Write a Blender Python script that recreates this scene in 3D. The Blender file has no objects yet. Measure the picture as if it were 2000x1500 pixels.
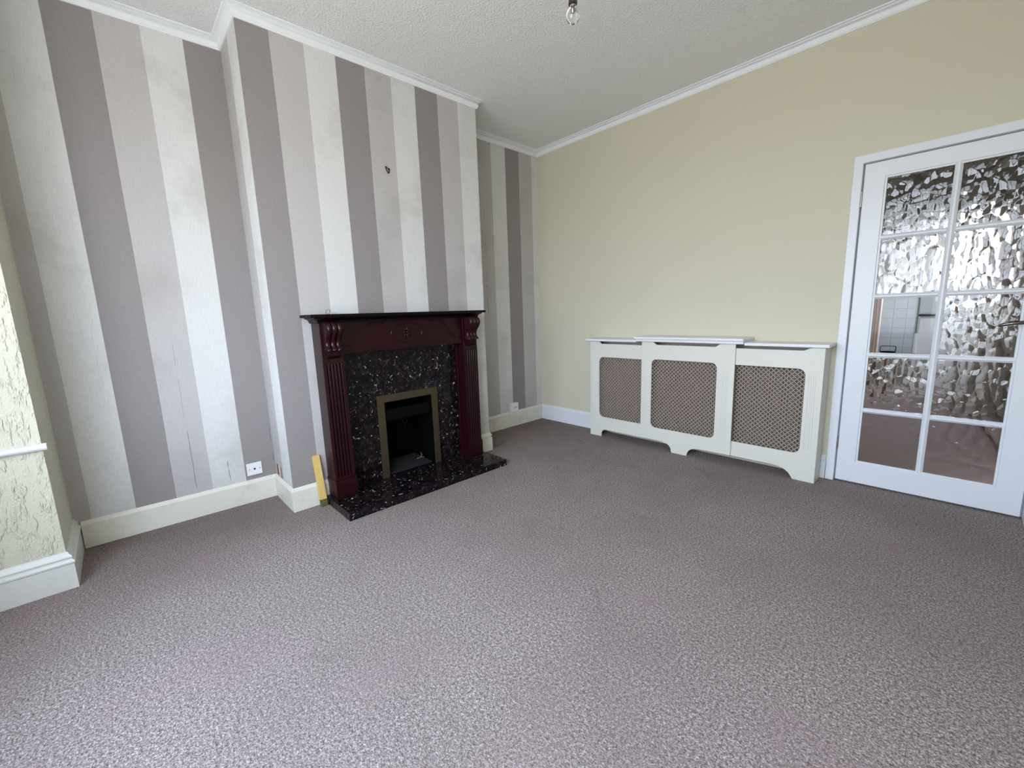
import bpy, bmesh, math, random
from mathutils import Vector, Matrix, noise
from mathutils.geometry import tessellate_polygon
random.seed(7)
SC = bpy.context.scene
C = SC.collection

# ------------------------------------------------------------------ materials
def mat(name, color=(.8, .8, .8), rough=.6, metal=0.0, spec=.5, coat=0.0, build=None, trans=0.0, ior=1.45):
    m = bpy.data.materials.new(name); m.use_nodes = True
    nt = m.node_tree; b = nt.nodes['Principled BSDF']
    b.inputs['Base Color'].default_value = (*color, 1)
    b.inputs['Roughness'].default_value = rough
    b.inputs['Metallic'].default_value = metal
    b.inputs['Specular IOR Level'].default_value = spec
    b.inputs['Coat Weight'].default_value = coat
    b.inputs['Coat Roughness'].default_value = .12
    b.inputs['Transmission Weight'].default_value = trans
    b.inputs['IOR'].default_value = ior
    if build: build(nt, b)
    return m

class N:
    """small node-building helper"""
    def __init__(s, nt):
        s.nt = nt; s.co = nt.nodes.new('ShaderNodeTexCoord').outputs['Object']
        s.sep = nt.nodes.new('ShaderNodeSeparateXYZ'); nt.links.new(s.co, s.sep.inputs[0])
    def link(s, a, b): s.nt.links.new(a, b)
    def put(s, v, sock):
        if hasattr(v, 'links'): s.nt.links.new(v, sock)
        else: sock.default_value = v
    def math(s, op, a, b=0.0, c=0.0):
        n = s.nt.nodes.new('ShaderNodeMath'); n.operation = op
        s.put(a, n.inputs[0]); s.put(b, n.inputs[1]); s.put(c, n.inputs[2])
        return n.outputs[0]
    def noise(s, scale, detail=2, rough=.5, vec=None, dist=0.0):
        n = s.nt.nodes.new('ShaderNodeTexNoise')
        n.inputs['Scale'].default_value = scale; n.inputs['Detail'].default_value = detail
        n.inputs['Roughness'].default_value = rough; n.inputs['Distortion'].default_value = dist
        s.link(vec or s.co, n.inputs['Vector']); return n.outputs['Fac']
    def vor(s, scale, feature='F1', vec=None, out='Distance'):
        n = s.nt.nodes.new('ShaderNodeTexVoronoi'); n.feature = feature
        n.inputs['Scale'].default_value = scale; s.link(vec or s.co, n.inputs['Vector'])
        return n.outputs[out]
    def mapping(s, scale=(1, 1, 1), rot=(0, 0, 0), vec=None):
        n = s.nt.nodes.new('ShaderNodeMapping')
        n.inputs['Scale'].default_value = scale; n.inputs['Rotation'].default_value = rot
        s.link(vec or s.co, n.inputs[0]); return n.outputs[0]
    def ramp(s, fac, stops, interp='LINEAR'):
        n = s.nt.nodes.new('ShaderNodeValToRGB'); r = n.color_ramp; r.interpolation = interp
        while len(r.elements) < len(stops): r.elements.new(.5)
        for e, (p, c) in zip(r.elements, stops):
            e.position = p; e.color = (*c, 1) if len(c) == 3 else c
        s.link(fac, n.inputs[0]); return n.outputs[0]
    def mix(s, fac, a, b, mode='MIX'):
        n = s.nt.nodes.new('ShaderNodeMix'); n.data_type = 'RGBA'; n.blend_type = mode
        s.put(fac, n.inputs[0])
        s.put(a if hasattr(a, 'links') else (*a, 1), n.inputs[6])
        s.put(b if hasattr(b, 'links') else (*b, 1), n.inputs[7])
        return n.outputs[2]
    def bump(s, h, strength, dist, bsdf):
        n = s.nt.nodes.new('ShaderNodeBump'); n.inputs['Strength'].default_value = strength
        n.inputs['Distance'].default_value = dist; s.link(h, n.inputs['Height'])
        s.link(n.outputs[0], bsdf.inputs['Normal'])
    def band(s, v, lo, hi, soft=.0005):
        a = s.math('SUBTRACT', v, lo); a = s.math('DIVIDE', a, soft)
        b = s.math('SUBTRACT', hi, v); b = s.math('DIVIDE', b, soft)
        r = s.math('MINIMUM', a, b); n = s.nt.nodes.new('ShaderNodeClamp')
        s.link(r, n.inputs[0]); return n.outputs[0]

DARK = (.285, .258, .258); MID = (.51, .488, .478); LIGHT = (.69, .69, .675)

def wallpaper(name, y0, w, axis='Y', marks=(), tears=()):
    """vertical stripes, three colours, first (dark) one starting at y0"""
    def build(nt, b):
        g = N(nt); v = g.sep.outputs[axis]
        wob = g.math('MULTIPLY', g.math('SUBTRACT', g.noise(1.6, 1), .5), .006)
        t = g.math('DIVIDE', g.math('SUBTRACT', g.math('ADD', v, wob), y0), 3 * w)
        fr = g.math('FRACT', t)
        col = g.ramp(fr, [(0, DARK), (1/3, MID), (2/3, LIGHT)], 'CONSTANT')
        # woven fabric look: fine vertical ribs
        vec = g.mapping((900, 900, 26)) 
        rib = g.noise(1, 2, .6, vec)
        col = g.mix(g.math('MULTIPLY', g.math('SUBTRACT', rib, .45), .75), col, (.1, .09, .09))
        weave = g.noise(1, 1, .5, g.mapping((60, 60, 420)))
        col = g.mix(g.math('MULTIPLY', g.math('SUBTRACT', weave, .5), .22), col, (.9, .9, .9))
        # grubby patches, rubs and faded areas
        st = g.ramp(g.noise(2.3, 5, .62), [(.50, (0, 0, 0)), (.72, (.34, .34, .34))])
        col = g.mix(st, col, (.30, .27, .235))
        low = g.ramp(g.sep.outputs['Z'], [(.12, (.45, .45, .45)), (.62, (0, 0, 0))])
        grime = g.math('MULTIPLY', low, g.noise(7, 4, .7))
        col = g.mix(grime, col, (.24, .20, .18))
        for (a0, a1, z0, z1, c) in marks:
            jag = g.math('MULTIPLY', g.math('SUBTRACT', g.noise(60, 3), .5), .012)
            m = g.math('MULTIPLY', g.band(g.math('ADD', v, jag), a0, a1), g.band(g.math('ADD', g.sep.outputs['Z'], jag), z0, z1, .004))
            col = g.mix(m, col, c)
        for (a0, z0, z1, wd) in tears:
            jag = g.math('MULTIPLY', g.math('SUBTRACT', g.noise(9, 3), .5), .010)
            m = g.math('MULTIPLY', g.band(g.math('ADD', v, jag), a0, a0 + wd), g.band(g.sep.outputs['Z'], z0, z1, .05))
            m = g.math('MULTIPLY', m, g.ramp(g.noise(14, 2), [(.38, (0, 0, 0)), (.52, (.8, .8, .8))]))
            col = g.mix(m, col, (.09, .075, .065))
        g.link(col, b.inputs['Base Color'])
        h = g.math('ADD', rib, g.math('MULTIPLY', g.noise(3.0, 3), 6.0))
        g.bump(h, .35, .002, b)
    return mat(name, rough=.82, spec=.25, build=build)

def painted(name, color, rough=.5, bump=.0, bscale=60, grime=.0, dirt=(.3, .27, .2), spec=.4, var=.04, diag=False):
    def build(nt, b):
        g = N(nt)
        f = g.math('MULTIPLY', g.math('SUBTRACT', g.noise(1.7, 4, .6), .45), var * 4)
        col = g.mix(f, color, tuple(c * .78 for c in color))
        if grime:
            st = g.ramp(g.noise(9, 6, .7), [(.52, (0, 0, 0)), (.75, (grime,) * 3)])
            col = g.mix(st, col, dirt)
        g.link(col, b.inputs['Base Color'])
        if bump:
            if diag:
                v1 = g.mapping((30, 30, 9), (.55, 0, 0)); v2 = g.mapping((30, 30, 9), (-.5, 0, 0))
                a = g.ramp(g.noise(1, 3, .6, v1), [(.52, (0, 0, 0)), (.62, (1, 1, 1))])
                c = g.ramp(g.noise(1, 3, .6, v2), [(.55, (0, 0, 0)), (.63, (1, 1, 1))])
                h = g.math('ADD', g.math('ADD', a, c), g.noise(120, 3))
            else:
                h = g.noise(bscale, 3, .6)
            g.bump(h, bump, .004, b)
    return mat(name, color, rough, spec=spec, build=build)

def b_ceiling(nt, b):
    g = N(nt)
    v = g.mapping((1, 1, 1), (0, 0, .7))
    h = g.ramp(g.noise(75, 3, .55, v), [(.46, (0, 0, 0)), (.66, (1, 1, 1))])
    h2 = g.noise(22, 2)
    g.bump(g.math('ADD', h, g.math('MULTIPLY', h2, .6)), .55, .005, b)
    col = g.mix(g.math('MULTIPLY', g.noise(1.1, 3), .12), (.82, .825, .82), (.72, .72, .70))
    g.link(col, b.inputs['Base Color'])

def b_carpet(nt, b):
    g = N(nt)
    sp = g.noise(210, 2, .7)
    sp2 = g.noise(95, 2, .65)
    s = g.math('ADD', g.math('MULTIPLY', sp, .6), g.math('MULTIPLY', sp2, .4))
    col = g.ramp(s, [(.36, (.075, .060, .060)), (.47, (.224, .186, .173)), (.55, (.362, .312, .296)), (.66, (.65, .595, .58))])
    # trodden, slightly discoloured areas
    big = g.ramp(g.noise(1.3, 4, .6), [(.40, (0, 0, 0)), (.68, (.42, .42, .42))])
    col = g.mix(big, col, (.19, .152, .142))
    left_shade = g.ramp(g.sep.outputs['X'], [(.18, (.50, .50, .50)), (.95, (0, 0, 0))])  # browning along the skirting, widened to paint in the dimmer light on the left
    left_shade = g.math('MULTIPLY', left_shade, g.math('ADD', g.noise(1.9, 3), .45))
    col = g.mix(left_shade, col, (.14, .095, .078))
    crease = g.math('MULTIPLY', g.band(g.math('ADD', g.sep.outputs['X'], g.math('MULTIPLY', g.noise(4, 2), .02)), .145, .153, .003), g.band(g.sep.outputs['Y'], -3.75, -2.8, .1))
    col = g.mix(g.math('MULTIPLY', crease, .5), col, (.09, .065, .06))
    mid = g.ramp(g.noise(5.5, 4, .7), [(.60, (0, 0, 0)), (.78, (.45, .45, .45))])
    col = g.mix(mid, col, (.13, .105, .10))
    pk = g.ramp(g.noise(2.4, 2, .5, g.mapping((1, 1, 1), (0, 0, 1.0))), [(.55, (0, 0, 0)), (.7, (.25, .25, .25))])
    col = g.mix(pk, col, (.30, .20, .21))
    # small dark marks and pale crumbs
    vv = g.vor(5.0); gate = g.ramp(g.noise(2.7, 0), [(.52, (0, 0, 0)), (.56, (1, 1, 1))])
    dk = g.math('MULTIPLY', g.ramp(g.math('ADD', vv, g.math('MULTIPLY', g.math('SUBTRACT', sp2, .5), .12)), [(.03, (.75, .75, .75)), (.065, (0, 0, 0))]), gate)
    col = g.mix(dk, col, (.05, .04, .04))
    cr = g.ramp(g.vor(3.7, vec=g.mapping((1, 1, 0))), [(.008, (1, 1, 1)), (.014, (0, 0, 0))])
    col = g.mix(cr, col, (.8, .8, .78))
    # scuff marks in front of the door
    sc = g.ramp(g.noise(26, 3, .7, g.mapping((1, .35, 1), (0, 0, .6))), [(.64, (0, 0, 0)), (.70, (.75, .75, .75))])
    dx = g.math('MULTIPLY', g.band(g.sep.outputs['X'], 2.62, 3.25, .15), g.band(g.sep.outputs['Y'], -.62, -.10, .12))
    col = g.mix(g.math('MULTIPLY', sc, dx), col, (.06, .045, .04))
    g.link(col, b.inputs['Base Color'])
    g.bump(g.math('ADD', s, g.math('MULTIPLY', g.noise(3, 2), .4)), .9, .006, b)

def b_marble(nt, b):
    g = N(nt)
    base = g.ramp(g.noise(34, 5, .7), [(.40, (.002, .0018, .002)), (.54, (.0095, .0058, .0072)), (.70, (.034, .021, .026))])
    blob = g.ramp(g.vor(14, 'SMOOTH_F1', g.mapping((1, 1, 1.3))), [(.25, (.85, .85, .85)), (.42, (0, 0, 0))])
    base = g.mix(g.math('MULTIPLY', blob, g.noise(9, 2)), base, (.003, .003, .004))
    nz = nt.nodes.new('ShaderNodeTexNoise'); nz.inputs['Scale'].default_value = 16; g.link(g.co, nz.inputs['Vector'])
    add = nt.nodes.new('ShaderNodeVectorMath'); add.operation = 'MULTIPLY_ADD'
    g.link(nz.outputs['Color'], add.inputs[0]); add.inputs[1].default_value = (.09, .09, .09); g.link(g.co, add.inputs[2])
    e1 = g.vor(58, 'DISTANCE_TO_EDGE', add.outputs[0])
    w1 = g.ramp(e1, [(.012, (1, 1, 1)), (.035, (0, 0, 0))])
    gate1 = g.ramp(g.noise(38, 2, .5), [(.58, (0, 0, 0)), (.64, (1, 1, 1))])
    e2 = g.vor(24, 'DISTANCE_TO_EDGE', add.outputs[0])
    w2 = g.ramp(e2, [(.014, (1, 1, 1)), (.030, (0, 0, 0))])
    gate2 = g.ramp(g.noise(34, 1, .5, g.mapping((1.3, 1, 1))), [(.655, (0, 0, 0)), (.675, (1, 1, 1))])
    chips = g.ramp(g.vor(52, vec=add.outputs[0]), [(.10, (1, 1, 1)), (.16, (0, 0, 0))])
    gate3 = g.ramp(g.noise(30, 1, .5, g.mapping((1, 1, 1), (1, 1, 1))), [(.70, (0, 0, 0)), (.72, (1, 1, 1))])
    col = g.mix(g.math('MULTIPLY', g.math('MULTIPLY', w1, gate1), .7), base, (.22, .19, .19))
    col = g.mix(g.math('MULTIPLY', w2, gate2), col, (.62, .57, .56))
    col = g.mix(g.math('MULTIPLY', g.math('MULTIPLY', chips, gate3), .9), col, (.62, .58, .56))
    g.link(col, b.inputs['Base Color'])

def b_mahogany(nt, b):
    g = N(nt)
    v = g.mapping((60, 60, 5))
    col = g.mix(g.noise(1, 4, .6, v), (.0085, .0006, .0016), (.022, .0012, .0032))
    g.link(col, b.inputs['Base Color'])

def b_wood(c1, c2, sc=(70, 70, 5)):
    def f(nt, b):
        g = N(nt)
        w = g.noise(1, 4, .65, g.mapping(sc))
        col = g.mix(g.ramp(w, [(.35, (0, 0, 0)), (.65, (1, 1, 1))]), c1, c2)
        kn = g.ramp(g.vor(11), [(.02, (.8, .8, .8)), (.05, (0, 0, 0))])
        col = g.mix(kn, col, tuple(c * .25 for c in c1))
        g.link(col, b.inputs['Base Color'])
    return f

def b_tiles(nt, b):
    g = N(nt)
    v = g.mapping((1, 1, 1), (math.pi / 2, 0, 0))
    n = nt.nodes.new('ShaderNodeTexBrick'); n.offset = 0; n.squash = 1
    n.inputs['Color1'].default_value = (.72, .74, .76, 1); n.inputs['Color2'].default_value = (.68, .71, .70, 1)
    n.inputs['Mortar'].default_value = (.42, .43, .42, 1); n.inputs['Scale'].default_value = 1
    n.inputs['Mortar Size'].default_value = .003; n.inputs['Brick Width'].default_value = .15; n.inputs['Row Height'].default_value = .15
    g.link(v, n.inputs['Vector']); g.link(n.outputs['Color'], b.inputs['Base Color'])

M = {
 'paper_left': wallpaper('striped wallpaper left recess', -3.472, .1835,
        marks=[(-2.80, -2.735, .150, .158, (.3, .27, .24))],
        tears=[(-3.186, .16, .60, .0030), (-3.188, .6, 1.12, .0016), (-3.01, .16, .38, .004), (-2.752, .2, .5, .004)]),
 'paper_breast': wallpaper('striped wallpaper chimney breast', -2.766, .1815,
        tears=[(-1.15, .9, 2.2, .002)]),
 'paper_return': wallpaper('striped wallpaper breast return', -.152, .19, 'X',
        marks=[(.085, .128, .155, .235, (.19, .11, .075)), (.165, .205, .150, .232, (.33, .20, .14)), (.13, .16, .152, .235, (.62, .62, .6))]),
 'paper_right': wallpaper('striped wallpaper right recess', -.445, .1815,
        tears=[(-.735, 1.15, 1.62, .004), (-.735, 1.7, 2.2, .0025), (-.19, 1.18, 1.42, .0035)]),
 'cream_wall': painted('cream emulsion', (.61, .578, .455), .75, .22, 95, var=.03),
 'pier_wall': painted('cream textured paper', (.62, .60, .475), .55, .95, 60, var=.02, diag=True),
 'ceiling': mat('textured ceiling', (.6, .6, .6), .8, spec=.2, build=b_ceiling),
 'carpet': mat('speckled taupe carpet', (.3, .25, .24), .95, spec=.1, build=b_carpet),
 'carpet_back': painted('brown back room carpet', (.33, .235, .20), .95, .3, 300, spec=.05),
 'white_gloss': painted('white gloss paint', (.72, .74, .78), .32, .06, 40, var=.02),
 'cream_gloss': painted('aged cream gloss paint', (.69, .67, .585), .35, .10, 30, grime=.35, dirt=(.36, .30, .22), var=.03),
 'bay_gloss': painted('bay skirting gloss', (.66, .66, .62), .35, .08, 30, grime=.15, var=.03),
 'coving': painted('white coving', (.82, .84, .86), .5, .12, 50, grime=.12, dirt=(.5, .5, .5), var=.03),
 'cover_paint': painted('cream satin paint', (.69, .68, .615), .4, .05, 30, var=.02),
 'cover_top': painted('white satin shelf paint', (.75, .75, .79), .35, .03, 30, var=.01),
 'grille': mat('tan fretwork board', (.44, .355, .295), .6, spec=.3),
 'radiator': mat('radiator enamel', (.17, .14, .115), .4),
 'mahogany': mat('dark red mahogany', (.05, .004, .007), .34, spec=.32, coat=.10, build=b_mahogany),
 'shelf_dark': mat('dark stained shelf', (.004, .0012, .002), .4, spec=.25),
 'marble': mat('dark fossil marble', (.02, .02, .02), .16, spec=.3, build=b_marble),
 'brass': mat('tarnished brass', (.085, .062, .034), .42, .6),
 'black': mat('black iron', (.0012, .0012, .0014), .6, spec=.12),
 'soot': mat('sooty board', (.013, .0135, .0135), .7),
 'ash': mat('pale ceramic ash', (.10, .095, .09), .8),
 'plastic': mat('white plastic', (.78, .77, .78), .3),
 'hole': mat('dark hole', (.01, .01, .01), .6),
 'rust': mat('dark rusty metal', (.018, .009, .008), .55, .4),
 'chrome': mat('chrome', (.62, .6, .6), .12, 1.0),
 'lever_metal': mat('worn dark chrome', (.16, .14, .14), .16, 1.0),
 'steel': mat('dull steel', (.42, .40, .38), .35, 1.0),
 'pine': mat('raw pine', (.7, .52, .2), .6, build=b_wood((.72, .50, .17), (.62, .41, .13))),
 'olive': mat('treated timber end', (.10, .088, .022), .7),
 'brown_door': mat('brown wooden door', (.2, .1, .05), .45, build=b_wood((.14, .062, .026), (.10, .044, .020))),
 'jamb': mat('pale wood jamb', (.62, .48, .38), .5),
 'clear_glass': mat('clear glass', (1, 1, 1), 0.0, trans=1.0, ior=1.16),
 'bulb_glass': mat('bulb glass', (1, 1, 1), 0.0, trans=1.0, ior=1.35),
 'ripple': mat('rippled glass', (1, 1, 1), 0.0, trans=1.0, ior=1.5),
 'brown_plastic': mat('brown bakelite', (.05, .03, .028), .4),
 'grey_wall': painted('back room wall', (.25, .20, .16), .8),
 'dark_ceiling': painted('back room brown beam', (.06, .038, .025), .7),
 'kitchen_wall': painted('grey green kitchen wall', (.50, .53, .49), .6),
 'tiles': mat('white wall tiles', (.8, .8, .8), .3, build=b_tiles),
 'appliance': mat('white enamel', (.90, .90, .88), .3),
 'kitchen_floor': mat('beige kitchen floor', (.42, .33, .26), .5),
 'upvc': mat('white window frame', (.8, .8, .8), .3),
 'brick': mat('outer wall', (.3, .2, .15), .9),
 'copper': mat('dark cable', (.03, .025, .025), .5),
 'tag': mat('pale key tag', (.5, .5, .58), .4),
}
def b_pane(nt):
    pass
mp = bpy.data.materials.new('window pane'); mp.use_nodes = True
_nt = mp.node_tree; _nt.nodes.clear()
_o = _nt.nodes.new('ShaderNodeOutputMaterial'); _mx = _nt.nodes.new('ShaderNodeMixShader'); _mx.inputs[0].default_value = .06
_t = _nt.nodes.new('ShaderNodeBsdfTransparent'); _g = _nt.nodes.new('ShaderNodeBsdfGlossy'); _g.inputs['Roughness'].default_value = 0
_nt.links.new(_t.outputs[0], _mx.inputs[1]); _nt.links.new(_g.outputs[0], _mx.inputs[2]); _nt.links.new(_mx.outputs[0], _o.inputs[0])
M['pane'] = mp

# ------------------------------------------------------------------ mesh helpers
class MB:
    def __init__(s): s.v = []; s.f = []; s.m = []
    def add(s, vs, fs, mi=0):
        o = len(s.v); s.v += [tuple(p) for p in vs]; s.f += [tuple(i + o for i in f) for f in fs]; s.m += [mi] * len(fs); return s
    def box(s, x0, x1, y0, y1, z0, z1, mi=0):
        if x0 > x1: x0, x1 = x1, x0
        if y0 > y1: y0, y1 = y1, y0
        if z0 > z1: z0, z1 = z1, z0
        v = [(x0,y0,z0),(x1,y0,z0),(x1,y1,z0),(x0,y1,z0),(x0,y0,z1),(x1,y0,z1),(x1,y1,z1),(x0,y1,z1)]
        return s.add(v, [(0,3,2,1),(4,5,6,7),(0,1,5,4),(1,2,6,5),(2,3,7,6),(3,0,4,7)], mi)
    def tube(s, pts, r, n=10, closed=False, mi=0, caps=True):
        pts = [Vector(p) for p in pts]; rr = r if isinstance(r, (list, tuple)) else [r] * len(pts)
        vs = []; N_ = len(pts); up = None
        for i, p in enumerate(pts):
            a = pts[(i - 1) % N_] if (closed or i) else p; c = pts[(i + 1) % N_] if (closed or i < N_ - 1) else p
            d = (c - a).normalized()
            if up is None:
                up = Vector((0, 0, 1)) if abs(d.z) < .9 else Vector((1, 0, 0))
            sx = d.cross(up).normalized(); up = sx.cross(d).normalized()
            for k in range(n):
                t = 2 * math.pi * k / n
                vs.append(p + rr[i] * (math.cos(t) * sx + math.sin(t) * up))
        fs = []
        for i in range(N_ if closed else N_ - 1):
            j = (i + 1) % N_
            for k in range(n):
                fs.append((i*n+k, i*n+(k+1) % n, j*n+(k+1) % n, j*n+k))
        if not closed and caps: fs += [tuple(range(n))[::-1], tuple((N_-1)*n + k for k in range(n))]
        return s.add(vs, fs, mi)
    def lathe(s, prof, c, n=32, mi=0, axis='z'):
        vs = []; c = Vector(c)
        for (r, h) in prof:
            for k in range(n):
                t = 2 * math.pi * k / n
                o = Vector((r*math.cos(t), r*math.sin(t), h))
                if axis == 'x': o = Vector((h, o.x, o.y))
                if axis == 'y': o = Vector((o.x, -h, o.y))
                vs.append(c + o)
        fs = []
        for i in range(len(prof) - 1):
            for k in range(n): fs.append((i*n+k, i*n+(k+1) % n, (i+1)*n+(k+1) % n, (i+1)*n+k))
        return s.add(vs, fs, mi)
    def plate(s, outer, holes, d0, d1, fn, mi=0):
        """2D outline with holes, extruded between depths d0 and d1; fn(u, v, d) -> point"""
        loops = [outer] + list(holes)
        flat = [p for l in loops for p in l]; n = len(flat)
        tris = tessellate_polygon([[Vector((a, b, 0)) for a, b in l] for l in loops])
        vs = [fn(a, b, d0) for a, b in flat] + [fn(a, b, d1) for a, b in flat]
        fs = [tuple(t) for t in tris] + [tuple(i + n for i in t[::-1]) for t in tris]
        o = 0
        for l in loops:
            k = len(l)
            for i in range(k): j = (i + 1) % k; fs.append((o+i, o+j, o+j+n, o+i+n))
            o += k
        return s.add(vs, fs, mi)
    def sweep(s, prof, path, closed=False, mi=0):
        """profile (out, up) along a plan path [(x, y)] at z=0; 'out' is to the right of travel; mitred"""
        P = [Vector(p) for p in path]; n = len(P); k = len(prof); vs = []
        for i, p in enumerate(P):
            d1 = (P[i] - P[i-1]).normalized() if (i or closed) else None
            d2 = (P[(i+1) % n] - P[i]).normalized() if (i < n-1 or closed) else None
            if d1 is None: d1 = d2
            if d2 is None: d2 = d1
            n1 = Vector((d1.y, -d1.x)); n2 = Vector((d2.y, -d2.x)); m = (n1 + n2)
            m = m / max(m.dot(n1), .2)
            for (o, z) in prof: vs.append((p.x + m.x*o, p.y + m.y*o, z))
        fs = []
        for i in range(n if closed else n-1):
            j = (i + 1) % n
            for a in range(k):
                b_ = (a + 1) % k; fs.append((i*k+a, i*k+b_, j*k+b_, j*k+a))
        if not closed: fs += [tuple(range(k)), tuple((n-1)*k + a for a in range(k))[::-1]]
        return s.add(vs, fs, mi)
    def build(s, name, mats, parent=None, smooth=None, bevel=0.0, segs=2, weld=False):
        me = bpy.data.meshes.new(name)
        root = parent
        while root is not None and root.parent is not None: root = root.parent
        off = Vector(root.location) if root is not None else Vector((0, 0, 0))
        me.from_pydata([Vector(p) - off for p in s.v], [], s.f)
        if not isinstance(mats, (list, tuple)): mats = [mats]
        for m in mats: me.materials.append(M[m] if isinstance(m, str) else m)
        me.polygons.foreach_set('material_index', s.m)
        bm = bmesh.new(); bm.from_mesh(me)
        if weld: bmesh.ops.remove_doubles(bm, verts=bm.verts, dist=1e-5)
        bmesh.ops.recalc_face_normals(bm, faces=bm.faces); bm.to_mesh(me); bm.free()
        if smooth is not None:
            me.polygons.foreach_set('use_smooth', [True] * len(me.polygons)); me.set_sharp_from_angle(angle=math.radians(smooth))
        me.update()
        o = bpy.data.objects.new(name, me); C.objects.link(o)
        if parent is not None: o.parent = parent
        if bevel:
            b = o.modifiers.new('bevel', 'BEVEL'); b.width = bevel; b.segments = segs; b.limit_method = 'ANGLE'; b.angle_limit = math.radians(40)
        return o

def empty(name, loc):
    o = bpy.data.objects.new(name, None); o.location = loc; o.empty_display_size = .1; C.objects.link(o); return o
def tag(o, label=None, cat=None, group=None, kind=None):
    for k, v in (('label', label), ('category', cat), ('group', group), ('kind', kind)):
        if v: o[k] = v
    return o
def struct(o, label=None): return tag(o, label, None, None, 'structure')
def rrect(u0, u1, v0, v1, r, n=6, corners=(1, 1, 1, 1)):
    """rounded rectangle; corners bl, br, tr, tl flags"""
    out = []
    for (cu, cv, a0, f, sx, sy) in ((u0, v0, 180, corners[0], 1, 1), (u1, v0, 270, corners[1], -1, 1), (u1, v1, 0, corners[2], -1, -1), (u0, v1, 90, corners[3], 1, -1)):
        if not f: out.append((cu, cv)); continue
        for k in range(n + 1):
            t = math.radians(a0 + 90 * k / n); out.append((cu + sx*r + r*math.cos(t), cv + sy*r + r*math.sin(t)))
    return out
def rect(u0, u1, v0, v1): return [(u0, v0), (u1, v0), (u1, v1), (u0, v1)]

H = 2.814          # ceiling height
XL0, XL1 = .030, .052   # left recess wall (front end, chimney end)
YF = -3.725        # front wall plane
B = .430           # chimney breast face
YB, YA = -2.742, -1.142
XR = 3.530         # right wall
XP, XQ = .480, 3.42     # bay opening
BAY = [(.480, -3.96), (1.10, -4.26), (2.80, -4.28), (3.42, -3.86)]   # plan of the bay

# ------------------------------------------------------------------ room shell
m = MB(); m.add([(-.1, -4.6, 0), (XR+.05, -4.6, 0), (XR+.05, .06, 0), (-.1, .06, 0), (-.1, -4.6, -.06), (XR+.05, -4.6, -.06), (XR+.05, .06, -.06), (-.1, .06, -.06)],
       [(0,1,2,3), (7,6,5,4), (0,4,5,1), (1,5,6,2), (2,6,7,3), (3,7,4,0)])
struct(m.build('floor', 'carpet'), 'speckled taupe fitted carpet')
m = MB(); m.box(-.1, XR+.1, YF-.12, .12, H, H+.08); struct(m.build('ceiling', 'ceiling'), 'white textured ceiling')

def wall_quad(name, a, b, z0, z1, mt, t=.06):
    """vertical wall slab between plan points a and b; thickness goes to the left of travel"""
    a = Vector(a); b = Vector(b); d = (b - a).normalized(); nl = Vector((-d.y, d.x)) * t
    vs = [(a.x, a.y, z0), (b.x, b.y, z0), (b.x+nl.x, b.y+nl.y, z0), (a.x+nl.x, a.y+nl.y, z0)]
    vs += [(x, y, z1) for x, y, _ in vs]
    m = MB(); m.add(vs, [(0,1,2,3), (7,6,5,4), (0,4,5,1), (1,5,6,2), (2,6,7,3), (3,7,4,0)])
    return struct(m.build(name, mt))
wall_quad('wall_left', (XL0, YF-.01), (XL1, YB), 0, H, 'paper_left')
# chimney breast, with the fire opening left out of its face
OPY0, OPY1, OPZ = -2.113, -1.727, .597
m = MB()
m.plate(rect(YB, YA, 0, H), [rect(OPY0, OPY1, .0501, OPZ)], B, B-.03, lambda u, v, d: (d, u, v))
m.add([(B-.03, YA, 0), (B-.03, YA, H), (-.05, YA, H), (-.05, YA, 0), (B-.03, YA-.03, 0), (B-.03, YA-.03, H), (-.05, YA-.03, H), (-.05, YA-.03, 0)],
      [(0,1,2,3), (7,6,5,4), (0,4,5,1), (2,6,7,3), (3,7,4,0)])
struct(m.build('wall_chimney_breast', 'paper_breast'), 'striped chimney breast')
m = MB(); m.box(-.02, B-.03, YB, YB+.03, 0, H)
m.box(B-.03, B-.0002, YB-.0006, YB+.01, 0, H)
struct(m.build('wall_chimney_return', 'paper_return'), 'narrow striped return of the chimney breast')
m = MB(); m.box(-.06, 0, YA-.02, .06, 0, H); struct(m.build('wall_recess', 'paper_right'), 'striped recess wall')
# far wall with the doorway
m = MB(); DX0, DX1, DZ = 2.668, 3.520, 2.012
m.plate([(-.06, 0), (DX0, 0), (DX0, DZ), (DX1, DZ), (DX1, 0), (XR+.06, 0), (XR+.06, H), (-.06, H)], [], 0, .11, lambda u, v, d: (u, d, v))
struct(m.build('wall_far', 'cream_wall'), 'plain cream wall')
m = MB(); m.box(XR, XR+.06, -4.2, 0, 0, H); struct(m.build('wall_right', 'cream_wall'))
# front wall piers and bay
def prism(m, plan, z0, z1):
    k = len(plan); return m.add([(x, y, z0) for x, y in plan] + [(x, y, z1) for x, y in plan], [tuple(range(k)), tuple(range(2*k-1, k-1, -1))] + [(i, (i+1) % k, (i+1) % k+k, i+k) for i in range(k)])
m = MB(); prism(m, [(-.06, YF), (XP, YF), BAY[0], BAY[1], (1.07, -4.34), (.38, -4.01), (.38, YF-.10), (-.06, YF-.10)], 0, H)  # unseen left splay made solid to hold daylight off the left floor
struct(m.build('wall_front_left', 'pier_wall'), 'cream textured pier beside the bay, with the unseen left splay made solid')
m = MB(); prism(m, [(XQ, YF), (XR, YF), (XR, -3.98), (3.47, -3.98), BAY[3]], 0, H); struct(m.build('wall_front_right', 'pier_wall'))
m = MB(); prism(m, [(.40, YF), BAY[0], (1.07, -4.33), (2.83, -4.35), (3.5, -3.89), (3.5, YF)], 2.60, 2.70); m.box(XP, XQ, YF-.12, YF, 2.60, H); struct(m.build('ceiling_bay', 'ceiling'))
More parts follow.
